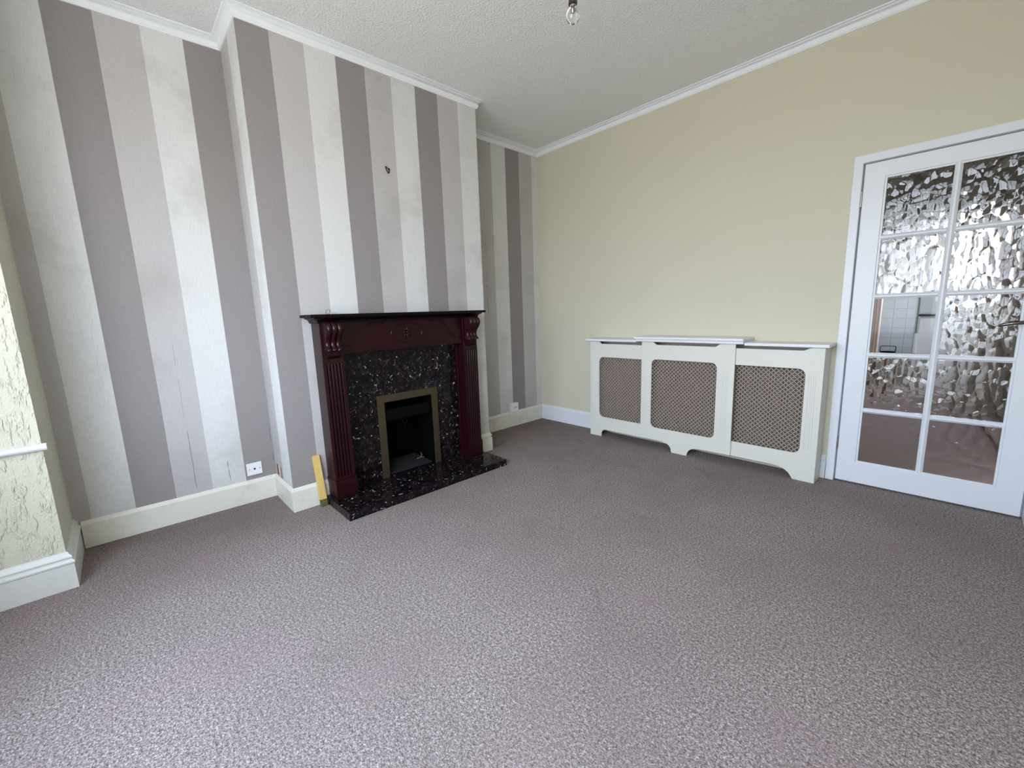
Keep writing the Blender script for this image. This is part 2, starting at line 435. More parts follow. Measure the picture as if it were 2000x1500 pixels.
WZ0, WZ1 = .70, 2.38
def window(name, o, ex, w, h, nx, inward, fr=.05, th=.06):
    """o: lower corner, ex: unit vector along the width; frame with nx lights"""
    root = empty(name, o); struct(root); o = Vector(o); ex = Vector(ex); ez = Vector((0, 0, 1)); nn = Vector(inward)
    holes = []; ww = (w - fr * (nx + 1)) / nx
    for i in range(nx):
        u0 = fr + i * (ww + fr); holes.append(rect(u0, u0+ww, fr, h-fr))
    f = lambda u, v, d: o + ex*u + ez*v + nn*d
    m = MB(); m.plate(rect(0, w, 0, h), holes, 0, th, f); fo = m.build('window_frame', 'upvc', root)
    for hl in holes:
        m = MB(); m.add([f(a, b, th*.5) for a, b in hl], [(0, 1, 2, 3)]); m.build('pane', 'pane', root)
    return root
PORTALS = []
for wi, (a, b, nx) in enumerate(((BAY[1], BAY[2], 2), (BAY[2], BAY[3], 1))):
    a = Vector((*a, 0)); b = Vector((*b, 0)); d = (b-a).normalized(); nn = Vector((-d.y, d.x, 0))
    m = MB()
    for z0, z1 in ((0, WZ0-.001), (WZ1+.001, 2.60)):
        q = [a - nn*.08, b - nn*.08, b, a]; prism(m, [(p.x, p.y) for p in q], z0, z1)
    struct(m.build('wall_bay', 'pier_wall'))
    window('window_%d' % (wi+1), a - nn*.07 + Vector((0, 0, WZ0)), d, (b-a).length, WZ1-WZ0, nx, nn)
    PORTALS.append((a, b, nn))
# window board of the bay, returning round the pier
bp_ = [(0, .664), (.018, .664), (.026, .671), (.028, .678), (.026, .686), (.018, .692), (0, .692)]
m = MB(); m.sweep(bp_, [(XQ, YF), BAY[3], BAY[2], BAY[1], BAY[0], (XP, YF+.016)]); 
struct(m.build('trim_1', 'white_gloss', smooth=40), 'white window board moulding on the bay pier')

# ------------------------------------------------------------------ skirtings
plain = [(0, 0), (.017, 0), (.017, .132), (.004, .152), (0, .152)]
mould = [(0, 0), (.017, 0), (.017, .118), (.009, .120), (.009, .127), (.016, .131), (.015, .140), (.008, .152), (.004, .160), (0, .160)]
bayp = [(0, 0), (.020, 0), (.020, .118), (.024, .122), (.025, .130), (.021, .137), (.015, .141), (.015, .146), (.018, .151), (.016, .158), (.009, .164), (.005, .176), (0, .176)]
m = MB(); m.sweep(plain, [(XL0, YF+.025), (XL1, YB-.0), (B, YB), (B, -2.535)])
struct(m.build('baseboard_left', 'cream_gloss', bevel=.002), 'plain cream skirting of the left recess')
m = MB(); m.sweep(mould, [(B, -1.335), (B, YA), (.0, YA)])
struct(m.build('baseboard_chimney', 'cream_gloss'), 'short moulded skirting right of the fireplace')
m = MB(); m.sweep(mould, [(0, YA), (0, 0)]); struct(m.build('baseboard_recess', 'cream_gloss'), 'cream moulded skirting of the right recess')
m = MB(); m.sweep(mould, [(0, 0), (.812, 0)]); m.sweep(mould, [(2.600, 0), (2.640, 0)]); struct(m.build('baseboard_far', 'white_gloss'), 'white moulded skirting along the cream wall')
m = MB(); m.sweep(bayp, [(XQ, YF), BAY[3], BAY[2], BAY[1], BAY[0], (XP, YF), (XL0, YF)]) ; struct(m.build('baseboard_bay', 'bay_gloss', smooth=35), 'tall moulded skirting round the bay pier')
m = MB(); m.sweep(mould, [(XR, -.02), (XR, YF)]); struct(m.build('baseboard_right', 'cream_gloss'))

# coving
zc = 2.757
cv = [(0, zc), (.008, zc), (.016, zc+.010), (.018, zc+.022), (.022, zc+.028), (.013, zc+.030), (.013, zc+.036), (.027, zc+.040), (.033, zc+.044), (.028, zc+.046), (.028, zc+.049), (.044, zc+.052), (.046, H), (0, H)]
m = MB(); m.sweep(cv, [(XP, YF), (XL0, YF), (XL1, YB), (B, YB), (B, YA), (0, YA), (0, 0), (XR, 0), (XR, YF)])
struct(m.build('trim_2', 'coving', smooth=28), 'white stepped coving round the ceiling')

# ------------------------------------------------------------------ glazed door
door = empty('door_1', (2.70, 0, 0)); struct(door, 'white ten-pane glazed door with rippled glass')
m = MB()
arch = lambda u, v, d: (u, d, v)
AX0, AX1, AZ = 2.643, 2.690, 2.045
m.plate([(AX0, 0), (AX1, 0), (AX1, 1.998), (3.512, 1.998), (3.512, 0), (XR-.0005, 0), (XR-.0005, AZ), (AX0, AZ)], [], 0.0, -.019, arch)
m.plate([(2.676, 0), (2.6905, 0), (2.6905, 1.9965), (3.5115, 1.9965), (3.5115, 0), (3.519, 0), (3.519, 2.008), (2.676, 2.008)], [], .0, .11, arch)
m.plate([(2.690, 0), (2.712, 0), (2.712, 1.972), (3.492, 1.972), (3.492, 0), (3.5115, 0), (3.5115, 1.996), (2.690, 1.996)], [], .0285, .11, arch)
m.build('door_frame', 'white_gloss', door, bevel=.004)
LX0, LX1, LZ0, LZ1 = 2.6985, 3.502, .012, 1.990
GX0, GX1, GZ0, GZ1 = 2.795, 3.402, .150, 1.904
LY0, LY1 = -.010, .028
m = MB(); m.plate(rect(LX0, LX1, LZ0, LZ1), [rect(GX0, GX1, GZ0, GZ1)], LY0, LY1, arch)
leaf = m.build('door_leaf', 'white_gloss', door, bevel=.0025)
rows = [GZ0, .498, .853, 1.212, 1.558, GZ1]; MX = 3.095
def bar_prof(w):   # half-width, depth steps of a glazing bar face
    return w
def glazing_bar(u0, u1, v0, v1, vert, name='glazing_bar'):
    m = MB(); w = .009
    if vert:
        c = (u0+u1)/2; pr = [(u0, LY0+.012), (u0+.006, LY0+.007), (c-.004, LY0+.002), (c+.004, LY0+.002), (u1-.006, LY0+.007), (u1, LY0+.012), (u1, LY1-.004), (u0, LY1-.004)]
        m.add([(a, b, v0) for a, b in pr] + [(a, b, v1) for a, b in pr], [tuple(range(8)), tuple(range(15, 7, -1))] + [(i, (i+1) % 8, (i+1) % 8+8, i+8) for i in range(8)])
    else:
        c = (v0+v1)/2; pr = [(v0, LY0+.012), (v0+.006, LY0+.007), (c-.004, LY0+.002), (c+.004, LY0+.002), (v1-.006, LY0+.007), (v1, LY0+.012), (v1, LY1-.004), (v0, LY1-.004)]
        m.add([(u0, b, a) for a, b in pr] + [(u1, b, a) for a, b in pr], [tuple(range(8)), tuple(range(15, 7, -1))] + [(i, (i+1) % 8, (i+1) % 8+8, i+8) for i in range(8)])
    return m.build(name, 'white_gloss', leaf)
glazing_bar(MX-.016, MX+.016, GZ0, GZ1, True)
for z in rows[1:-1]:
    glazing_bar(GX0, MX-.0165, z-.015, z+.015, False); glazing_bar(MX+.0165, GX1, z-.015, z+.015, False)
# bead round the glazed opening
m = MB()
bd = .011
m.plate(rect(GX0-.0005, GX1+.0005, GZ0-.0005, GZ1+.0005), [rect(GX0+bd, GX1-bd, GZ0+bd, GZ1-bd)], LY0+.004, LY0+.014, arch)
m.build('glazing_bead', 'white_gloss', leaf, bevel=.003)
# panes: nine rippled, one clear
def ripple_h(x, z):
    w = noise.noise(Vector((x*9, z*9, 3.1))) * .35
    w2 = noise.noise(Vector((x*9+7, z*9, 1.1))) * .35
    p = Vector((x/.040 + w, z/.064 + w2, 0.37))
    d = noise.voronoi(p, distance_metric='DISTANCE', exponent=2.5)[0]
    f = min(d[0], .85)
    n2 = noise.noise(Vector((x/.012, z/.020, 5.0)))
    return .0070 * f * f + .0004 * n2
for ci, (a, b) in enumerate(((GX0, MX-.016), (MX+.016, GX1))):
    for ri in range(5):
        z0 = rows[ri] + (.015 if ri else 0); z1 = rows[ri+1] - (.015 if ri < 4 else 0)
        a_, b_, z0_, z1_ = a-.0, b+.0, z0-.0, z1+.0
        m = MB(); yb_, yf_ = .0140, .0095
        if ci == 0 and ri == 2:
            m.box(a_, b_, yf_+.0005, yb_, z0_, z1_); m.build('glass_pane', 'clear_glass', leaf)['label'] = 'clear flat pane'
            continue
        nx, nz = 84, 100
        vs = []
        for j in range(nz+1):
            for i in range(nx+1):
                x = a_ + (b_-a_)*i/nx; z = z0_ + (z1_-z0_)*j/nz
                vs.append((x, yf_ - .0005 - ripple_h(x, z), z))
        fs = [(j*(nx+1)+i, j*(nx+1)+i+1, (j+1)*(nx+1)+i+1, (j+1)*(nx+1)+i) for j in range(nz) for i in range(nx)]
        k = len(vs); vs += [(a_, yb_, z0_), (b_, yb_, z0_), (b_, yb_, z1_), (a_, yb_, z1_)]
        fs.append((k+3, k+2, k+1, k))
        fs.append(tuple(range(0, nx+1))[::-1] + (k, k+1)); fs.append(tuple(nz*(nx+1)+i for i in range(nx+1)) + (k+2, k+3))
        fs.append(tuple(j*(nx+1) for j in range(nz+1)) + (k+3, k)); fs.append(tuple(j*(nx+1)+nx for j in range(nz+1))[::-1] + (k+1, k+2))
        m.add(vs, fs); m.build('glass_pane', 'ripple', leaf, smooth=30)['label'] = 'rippled obscure glass pane'
# hinges
for zc_ in (1.795, .270):
    m = MB()
    for k in range(5): m.lathe([(0, -.0088), (.0045, -.0088), (.0045, .0080), (0, .0080)], (2.694, -.0165, zc_ - .036 + k*.018), 12)
    m.box(2.6885, 2.6995, -.0135, -.0112, zc_-.045, zc_+.045)
    m.build('hinge', 'steel', leaf, smooth=40)
# lever handle
m = MB(); m.box(3.436, 3.474, LY0-.006, LY0, .93, 1.10); hp = m.build('handle_plate', 'chrome', leaf, bevel=.003)
m = MB(); m.tube([(3.455, LY0-.004, 1.052), (3.455, -.045, 1.052)], .009, 14)
pts = [(3.462, -.052, 1.053), (3.44, -.056, 1.054), (3.41, -.060, 1.053), (3.37, -.063, 1.049), (3.34, -.062, 1.043), (3.322, -.058, 1.036)]
m.tube(pts, [.011, .0105, .010, .0095, .009, .0065], 14); m.build('lever', 'lever_metal', hp, smooth=50)

# ------------------------------------------------------------------ radiator cover
cov = empty('radiator_cover', (1.705, -.09, 0))
tag(cov, 'cream radiator cover with three tan lattice grilles and a white shelf, against the cream wall', 'radiator cover')
YS, YC = -.172, -.190
CX0, CX1, CC0, CC1 = .800, 2.614, 1.345, 2.088
def arc(cu, cv, r, a0, a1, n=6): return [(cu + r*math.cos(math.radians(a0+(a1-a0)*k/n)), cv + r*math.sin(math.radians(a0+(a1-a0)*k/n))) for k in range(n+1)]
ff = lambda u, v, d: (u, d, v)
# left panel
holeL = rrect(.900, 1.40, .190, .758, .045, corners=(1, 0, 0, 1))
outL = [(CX0, 0), (.925, 0)] + arc(.972, .012, .047, 180, 90)[:] + [(.99, .070), (1.38, .070), (1.38, .893), (1.38, .893)] + [(.925, .893), (.895, .910), (CX0, .910)]
outL = [(CX0, 0), (.925, 0), (.925, .02)] + arc(.975, .02, .05, 180, 90)[1:] + [(1.405, .070), (1.405, .880), (.925, .880), (.895, .9045), (CX0, .9045)]
m = MB(); m.plate(outL, [holeL], YS, YS+.015, ff); m.build('front_panel', 'cover_paint', cov, bevel=.0018)
# centre panel
holeC = rrect(1.437, 1.965, .186, .768, .042)
zb = .078
outC = [(CC0, zb), (1.50, zb), (1.545, .076)] + [(1.58, .070), (1.605, .058), (1.622, .035), (1.630, 0), (1.757, 0), (1.765, .030), (1.782, .055), (1.815, .070), (1.86, .076), (CC1, zb+.002),
        (CC1, .914), (1.985, .914), (1.950, .889), (1.480, .889), (1.445, .914), (CC0, .914)]
m = MB(); m.plate(outC, [holeC], YC, YC+.016, ff); m.build('front_panel', 'cover_paint', cov, bevel=.0018)
# right panel
holeR = rrect(2.03, 2.518, .186, .762, .045, corners=(0, 1, 1, 0))
outR = [(2.03, .075), (2.33, .075), (2.39, .073), (2.43, .062), (2.462, .040), (2.482, .012), (2.487, 0), (CX1, 0), (CX1, .9045), (2.545, .9045), (2.500, .882), (2.03, .882)]
m = MB(); m.plate(outR, [holeR], YS, YS+.015, ff); m.build('front_panel', 'cover_paint', cov, bevel=.0018)
# side panels and flutes
for x0 in (CX0, CX1-.015):
    m = MB(); m.plate([(-.155+.0005, 0), (-.0205, 0), (-.0205, .165), (-.0005, .165), (-.0005, .9045), (-.155+.0005, .9045)], [], x0, x0+.015, lambda u, v, d: (d, u, v))
    m.build('side_panel', 'cover_paint', cov, bevel=.001)
def flutes(xs, y, z0, z1):
    m = MB()
    for x in xs:
        m.tube([(x, y+.0012, z0), (x, y+.0012, z1)], .0032, 8)
    m.box(xs[0]-.010, xs[-1]+.010, y-.0012, y+.0005, z1+.030, z1+.034)
    m.box(xs[0]-.010, xs[-1]+.010, y-.0012, y+.0005, z0-.020, z0-.017)
    m.build('fluting', 'cover_paint', cov, smooth=40)
flutes([.832, .844, .856, .868], YS, .215, .715); flutes([1.368, 1.380, 1.392, 1.404], YC, .215, .715)
flutes([2.010, 2.022, 2.034, 2.046], YC, .215, .715); flutes([2.540, 2.552, 2.564, 2.576], YS, .215, .715)
# shelves
def shelf(name, x0, x1, y0, z0, z1, mt='cover_top'):
    m = MB(); m.box(x0, x1, y0, -.001, z0, z1); return m.build(name, mt, cov, bevel=.005, segs=3)
shelf('shelf', .770, 1.300, -.208, .905, .926); shelf('shelf', 2.148, 2.640, -.208, .905, .926)
shelf('shelf', 1.292, 2.150, -.232, .935, .955); 
m = MB(); m.box(1.3005, 2.1475, -.220, -.001, .9145, .9348); m.build('shelf_moulding', 'cover_top', cov, bevel=.005, segs=3)
# fretwork grilles
def grille(x0, x1, z0, z1, y, p=.0312):
    m = MB(); h = p/2; a = .0118; w = .0036; inn = .0052
    nx = int((x1-x0)/p)+1; nz = int((z1-z0)/p)+1
    def cell(cx, cz):
        k = len(m.v)
        R, T, L, D = (h, 0), (0, h), (-h, 0), (0, -h)
        pts = [R, (h/2, h/2), T, (-h/2, h/2), L, (-h/2, -h/2), D, (h/2, -h/2),
               (a, -w), (a, w), (inn, inn), (w, a), (-w, a), (-inn, inn), (-a, w), (-a, -w), (-inn, -inn), (-w, -a), (w, -a), (inn, -inn)]
        v0 = [(cx+u, y, cz+v) for u, v in pts]; v1 = [(cx+u, y+.003, cz+v) for u, v in pts]
        tp = [(0, 1, 10, 9), (1, 2, 11, 10), (2, 3, 13, 12), (3, 4, 14, 13), (4, 5, 16, 15), (5, 6, 17, 16), (6, 7, 19, 18), (7, 0, 8, 19), (0, 9, 8), (2, 12, 11), (4, 15, 14), (6, 18, 17)]
        ring = [9, 10, 11, 12, 13, 14, 15, 16, 17, 18, 19, 8]
        fs = tp + [tuple(i+20 for i in f[::-1]) for f in tp] + [(ring[i], ring[(i+1) % 12], ring[(i+1) % 12]+20, ring[i]+20) for i in range(12)]
        m.add(v0+v1, fs)
    for j in range(nz*2+1):
        cz = z0 + j*h
        if cz > z1: break
        for i in range(nx+1):
            cx = x0 + i*p + (h if j % 2 else 0)
            if cx > x1: continue
            cell(cx, cz)
    return m.build('lattice_grille', 'grille', cov)
grille(.905, 1.335, .180, .775, YS+.0155); grille(1.425, 1.985, .175, .785, YC+.0165); grille(2.095, 2.535, .175, .780, YS+.0155)

rad = empty('radiator', (1.70, -.08, .15))
tag(rad, 'flat panel radiator, enlarged as a dark backing, mostly hidden behind the lattice of the radiator cover', 'radiator')
def rad_backing_panel():  # panel oversized as dark backing, standing for the shaded inside of the cover
    m = MB(); n = 44; x0, x1 = .87, 2.56
    pr = []
    for i in range(n):
        u = x0 + (x1-x0)*i/n; w = (x1-x0)/n
        pr += [(u, -.098), (u+w*.25, -.090), (u+w*.5, -.090), (u+w*.75, -.098)]
    pr.append((x1, -.098)); back = [(x1, -.080), (x0, -.080)]
    al = pr + back
    vs = [(a, b, .15) for a, b in al] + [(a, b, .872) for a, b in al]; k = len(al)
    fs = [(i, (i+1) % k, (i+1) % k + k, i+k) for i in range(k)] + [tuple(range(k)), tuple(range(2*k-1, k-1, -1))]
    m.add(vs, fs); return m.build('radiator_backing_panel', 'radiator', rad)
rad_backing_panel()
for x in (1.2, 2.2): m = MB(); m.box(x, x+.03, -.0802, -.0005, .3, .7); m.build('bracket', 'radiator', rad)

# ------------------------------------------------------------------ fireplace
YM = -1.937
fp = empty('fireplace_surround', (.50, YM, .0505))
tag(fp, 'dark red mahogany fireplace surround with carved scroll corbels on the striped chimney breast', 'fireplace surround')
Z0 = .0505
fx = lambda u, v, d: (d, u, v)
XJ = .572
for sgn in (-1, 1):
    yo = YM + sgn*.594; yi = YM + sgn*.464
    a, b = min(yo, yi), max(yo, yi)
    m = MB(); m.box(B+.0005, XJ-.006, a, b, Z0, 1.165)                       # jamb body
    inner = (b if sgn < 0 else a)
    j = m.build('jamb', 'mahogany', fp, bevel=.002)
    m = MB()                                                           # fluted pilaster face
    n = 5; wd = (b-a-.030)/n; outl = [(a+.003, XJ-.006), (a+.003, XJ)]
    for k in range(n):
        u = a+.015+k*wd
        outl += [(u+.003, XJ)] + [(u+wd/2 - (wd/2-.003)*math.cos(math.pi*t/6), XJ - .0065*math.sin(math.pi*t/6)) for t in range(1, 6)] + [(u+wd-.003, XJ)]
    outl += [(b-.003, XJ), (b-.003, XJ-.006)]
    kk = len(outl)
    m.add([(x, y, .190) for y, x in outl] + [(x, y, .915) for y, x in outl], [tuple(range(kk)), tuple(range(2*kk-1, kk-1, -1))] + [(i, (i+1) % kk, (i+1) % kk+kk, i+kk) for i in range(kk)])
    m.box(XJ-.006, XJ, a+.003, b-.003, .915, .945); m.build('fluted_pilaster', 'mahogany', fp, smooth=50)
    m = MB(); m.box(B+.0005, XJ+.008, a-.004, b+.004, Z0, .172); 
    m.box(XJ-.006, XJ+.003, a+.001, b-.001, .172, .190); m.build('plinth_block', 'mahogany', fp, bevel=.003)
    # inner slip beside the marble
    m = MB(); si = YM + sgn*.4635; so = YM + sgn*.452
    m.box(B+.031, B+.055, min(si, so), max(si, so), Z0, .965); m.build('inner_bead', 'mahogany', fp, bevel=.003)
    # corbel: S scroll profile (z, projection), reeded across its width
    prof = [(1.172, .058), (1.160, .078), (1.145, .090), (1.128, .094), (1.110, .088), (1.092, .074), (1.075, .058), (1.058, .046), (1.042, .041), (1.028, .044), (1.016, .052), (1.008, .062), (1.000, .064), (.996, .058), (.994, .044), (.984, .038), (.970, .034), (.956, .022), (.948, .006)]
    cy = (a+b)/2; hw = .048; nu = 36; m = MB(); vs = []
    for i, (z, pz) in enumerate(prof):
        for k in range(nu+1):
            t = k/nu; u = cy - hw + 2*hw*t
            lob = abs(math.sin(math.pi*3*t)); dep = .012*min(1, pz/.04) if z > .999 else .002
            taper = 1.0 if z > .996 else .78
            vs.append((XJ-.012 + pz - dep*(1-lob**.6), cy + (u-cy)*taper, z))
    fs = [(i*(nu+1)+k, i*(nu+1)+k+1, (i+1)*(nu+1)+k+1, (i+1)*(nu+1)+k) for i in range(len(prof)-1) for k in range(nu)]
    base = len(vs)
    for i, (z, pz) in enumerate(prof):
        tp = 1.0 if z > .996 else .78
        vs += [(XJ-.014, cy-hw*tp, z), (XJ-.014, cy+hw*tp, z)]
    for i in range(len(prof)-1):
        fs.append((i*(nu+1), (i+1)*(nu+1), base+2*(i+1), base+2*i)); fs.append((i*(nu+1)+nu, base+2*i+1, base+2*(i+1)+1, (i+1)*(nu+1)+nu))
    fs.append(tuple(range(nu+1)) + (base+1, base)); e = (len(prof)-1)*(nu+1)
    fs.append(tuple(e+k for k in range(nu, -1, -1)) + (base+2*len(prof)-2, base+2*len(prof)-1))
    m.add(vs, fs); m.build('scroll_corbel', 'mahogany', fp, smooth=50)
XFz = .552
m = MB(); m.plate([(YM-.4635, .972), (YM+.4635, .972), (YM+.4635, 1.165), (YM-.4635, 1.165)], [], B+.0005, XFz, fx)
fz = m.build('frieze', 'mahogany', fp, bevel=.002)
m = MB(); m.box(XFz, XFz+.006, YM-.463, YM+.463, .972, .984); m.build('lower_bead', 'mahogany', fp, bevel=.002)
for s_ in (-1, 1):
    P = [(.462, 1.018), (.43, 1.018), (.40, 1.024), (.375, 1.040), (.352, 1.066), (.335, 1.092), (.316, 1.120), (.292, 1.140), (.26, 1.151), (.22, 1.153), (.17, 1.150)]
    m = MB(); m.tube([(XFz+.0005, YM+s_*u, v) for u, v in P], .0052, 8); m.build('carved_swag', 'mahogany', fz, smooth=60)
m = MB(); m.tube([(XFz+.0005, YM-.005+.118*math.cos(t*math.pi/24), 1.078+.066*math.sin(t*math.pi/24)) for t in range(48)], .0052, 8, closed=True); m.build('carved_oval', 'mahogany', fz, smooth=60)
m = MB()
for k in range(8):
    t = k*math.pi/4; c = Vector((XFz+.002, YM-.004+.021*math.cos(t), 1.082+.021*math.sin(t)))
    vs = []; 
    for i in range(7):
        ph = i*math.pi/6
        for j in range(10):
            th = j*2*math.pi/10; r_ = math.sin(ph)
            lu, lv = .0135*r_*math.cos(th), .0075*r_*math.sin(th)
            vs.append((c.x + .008*math.cos(ph), c.y + lu*math.cos(t) - lv*math.sin(t), c.z + lu*math.sin(t) + lv*math.cos(t)))
    m.add(vs, [(i*10+j, i*10+(j+1) % 10, (i+1)*10+(j+1) % 10, (i+1)*10+j) for i in range(6) for j in range(10)])
m.lathe([(0, .014), (.005, .013), (.008, .009), (.009, .0), (0, 0)], (XFz, YM-.004, 1.082), 16, axis='x')
m.build('rosette', 'mahogany', fz, smooth=60, weld=True)
m = MB(); pr = [(0, 1.1655), (.004, 1.1655), (.006, 1.176), (.013, 1.185), (.024, 1.190), (.030, 1.1945), (.030, 1.1985), (0, 1.1985)]
m.sweep(pr, [(B+.0005, YM-.600), (XJ+.004, YM-.600), (XJ+.004, YM+.600), (B+.0005, YM+.600)]); 
m.box(B+.001, XJ+.003, YM-.5995, YM+.5995, 1.166, 1.198); m.build('shelf_moulding', 'shelf_dark', fp, smooth=40)
m = MB(); m.box(B+.0005, .622, YM-.655, YM+.655, 1.1987, 1.2165); m.build('mantel_shelf', 'shelf_dark', fp, bevel=.004, segs=3)

# marble slip, hearth
m = MB(); m.plate(rect(YM-.4515, YM+.4515, Z0, .970), [rect(OPY0, OPY1, Z0+.0002, OPZ)], B+.0005, B+.030, fx)
tag(m.build('fireplace_back_panel', 'marble'), 'dark fossil marble panel with white flecks, framed by the mahogany surround', 'marble panel')
m = MB(); m.box(B+.002, .822, -2.560, -1.300, 0, .050)
tag(m.build('hearth', 'marble', bevel=.0025), 'dark fossil marble hearth slab lying on the carpet in front of the fireplace', 'hearth')
# gas fire insert
ins = empty('fire_insert', (.46, -1.92, Z0)); tag(ins, 'black inset fire with tarnished brass trim standing on the marble hearth', 'fire')
m = MB(); XT = B+.0305
m.plate([(-2.166, Z0), (-2.114, Z0), (-2.114, .598), (-1.726, .598), (-1.726, Z0), (-1.678, Z0), (-1.678, .650), (-2.166, .650)], [], XT, XT+.012, fx)
m.build('brass_trim', 'brass', ins, bevel=.002)
m = MB()
y0, y1 = OPY0+.001, OPY1-.001; xb = .17; zt = OPZ-.001; t_ = .004
m.box(xb, XT, y0, y0+t_, Z0, zt); m.box(xb, XT, y1-t_, y1, Z0, zt); m.box(xb, xb+t_, y0+t_, y1-t_, Z0, zt); m.box(xb+t_, XT, y0+t_, y1-t_, zt-t_, zt); m.box(xb+t_, XT-.001, y0+t_, y1-t_, Z0, Z0+t_)
m.build('firebox', 'black', ins)
m = MB(); m.add([(.435, y0+.01, .535), (.435, y1-.01, .535), (.455, y1-.01, .505), (.455, y0+.01, .505), (.30, y0+.01, .49), (.30, y1-.01, .49), (.44, y0+.01, .455), (.44, y1-.01, .455), (.455, y0+.01, .460), (.455, y1-.01, .460)],
   [(0, 1, 2, 3), (3, 2, 9, 8), (8, 9, 7, 6), (6, 7, 5, 4), (4, 5, 1, 0), (0, 3, 8, 6, 4), (1, 5, 7, 9, 2)]); m.build('canopy', 'black', ins)
m = MB(); m.add([(.445, y0+.02, Z0+.006), (.445, y1-.02, Z0+.006), (.24, y1-.05, Z0+.030), (.24, y0+.05, Z0+.030), (.445, y0+.02, Z0+.016), (.445, y1-.02, Z0+.016), (.24, y1-.05, Z0+.045), (.24, y0+.05, Z0+.045)],
   [(0, 1, 2, 3), (4, 7, 6, 5), (0, 4, 5, 1), (1, 5, 6, 2), (2, 6, 7, 3), (3, 7, 4, 0)]); m.build('burner_tray', 'soot', ins)
m = MB(); m.tube([(.36, -1.83, .087), (.365, -1.80, .091), (.34, -1.77, .096), (.31, -1.765, .11)], [.004, .006, .006, .003], 8); m.tube([(.365, -1.80, .091), (.38, -1.775, .092)], [.005, .002], 6)
m.build('ceramic_fragment', 'ash', ins, smooth=60)
for (yy, zz, s) in ((-1.99, .33, 1), (-1.81, .35, -1)):
    m = MB(); m.tube([(.1765, yy-.03*s, zz+.045), (.1765, yy-.022*s, zz+.01), (.1765, yy, zz-.02), (.1765, yy+.018*s, zz+.004), (.1765, yy+.022*s, zz+.05)], [.001, .004, .005, .005, .001], 6)
    m.build('fireback_mark', 'soot', ins, smooth=60)  # thin curved marks, slightly paler than the firebox back

# ------------------------------------------------------------------ small things
def socket(name, x, yc, zc_, w, h, d, label, holes):
    r = empty(name, (x, yc, zc_-h/2)); tag(r, label, 'socket')
    m = MB(); m.box(x+.0003, x+d, yc-w/2, yc+w/2, zc_-h/2, zc_+h/2); pl = m.build('faceplate', 'plastic', r, bevel=.002)
    for (dy, dz, rr) in holes:
        m = MB(); m.lathe([(0, .0012), (rr, .0012), (rr, -.001), (0, -.001)], (x+d, yc+dy, zc_+dz), 14, axis='x')
        m.build('hole' if rr > .003 else 'screw', 'hole', pl)
    return r
socket('aerial_socket', .0488, -2.868, .222, .088, .082, .009, 'white single socket plate with one central hole, low on the left striped recess', [(0, 0, .0065), (-.030, 0, .0028), (.030, 0, .0028)])
socket('telephone_socket', 0.0, -.445, .205, .098, .090, .030, 'small white box socket sitting just above the skirting in the right striped recess', [(-.002, -.004, .0048), (.014, -.004, .0048), (.030, -.002, .0025), (-.018, -.006, .0022), (-.036, -.010, .002)])
# wall hook
m = MB(); x = B+.004
m.tube([(x, -1.945, 2.184), (x, -1.928, 2.176), (x, -1.917, 2.176), (x, -1.922, 2.150), (x, -1.928, 2.143), (x, -1.936, 2.160), (x, -1.943, 2.172)], .0032, 8, closed=True)
m.tube([(B+.0003, -1.942, 2.181), (x+.004, -1.942, 2.181)], .0045, 8); m.tube([(B+.0003, -1.920, 2.172), (x+.004, -1.920, 2.172)], .0045, 8)
tag(m.build('picture_hook', 'rust', smooth=50), 'small rusty triangular picture hook high on the chimney breast', 'hook')
# key ring on mantel
kr = empty('key_ring', (.50, -2.43, 1.2167)); tag(kr, 'small wire ring with a pale tag lying on the left end of the mantel shelf', 'key ring')
m = MB(); m.tube([(.50 + .006*math.sin(t*math.pi/12), -2.445+.0135*math.cos(t*math.pi/12), 1.2325+.0135*math.sin(t*math.pi/12)) for t in range(24)], .0013, 6, closed=True); m.build('ring', 'steel', kr, smooth=60)
m = MB(); m.box(.487, .513, -2.432, -2.392, 1.2167, 1.2275); m.build('key_tag', 'tag', kr, bevel=.002)
# leaning timber offcut
tb = empty('timber_batten', (.475, -2.59, 0)); tag(tb, 'short yellow pine batten with an olive end leaning beside the fireplace', 'wood batten')
d = Vector((-.045, -.006, .322)).normalized(); o = Vector((.482, -2.588, .0035)); wv = Vector((0, 1, 0)); nv = d.cross(wv).normalized(); 
def batten(t0, t1, name, mt, g=0.0):
    m = MB(); hw, ht = .0205 , .011
    if nv.x < 0: pass
    c = [(-hw, -ht), (hw, -ht), (hw, ht), (-hw, ht)]
    vs = [o + d*t0 + wv*a + nv*b for a, b in c] + [o + d*t1 + wv*a + nv*b for a, b in c]
    m.add(vs, [(0, 1, 2, 3), (7, 6, 5, 4), (0, 4, 5, 1), (1, 5, 6, 2), (2, 6, 7, 3), (3, 7, 4, 0)]); m.build(name, mt, tb, bevel=.001)
batten(0, .042, 'treated_end', 'olive'); batten(.0422, .330, 'pine_length', 'pine')
# cable stub by the recess
cb = empty('cable_end', (.372, -1.05, 0)); tag(cb, 'thin dark cable with metal plug on the carpet right of the chimney breast', 'cable')
m = MB(); m.tube([(.385, -1.062, .0), (.385, -1.062, .040)], .0035, 8); m.tube([(.385, -1.062, .040), (.385, -1.062, .052)], .0022, 8); m.build('metal_plug', 'steel', cb, smooth=50)
m = MB(); m.tube([(.393, -1.062, .003), (.40, -1.03, .003), (.395, -.99, .003), (.37, -.95, .003), (.35, -.91, .003), (.335, -.88, .003)], .0016, 6); m.build('cable', 'copper', cb, smooth=60)
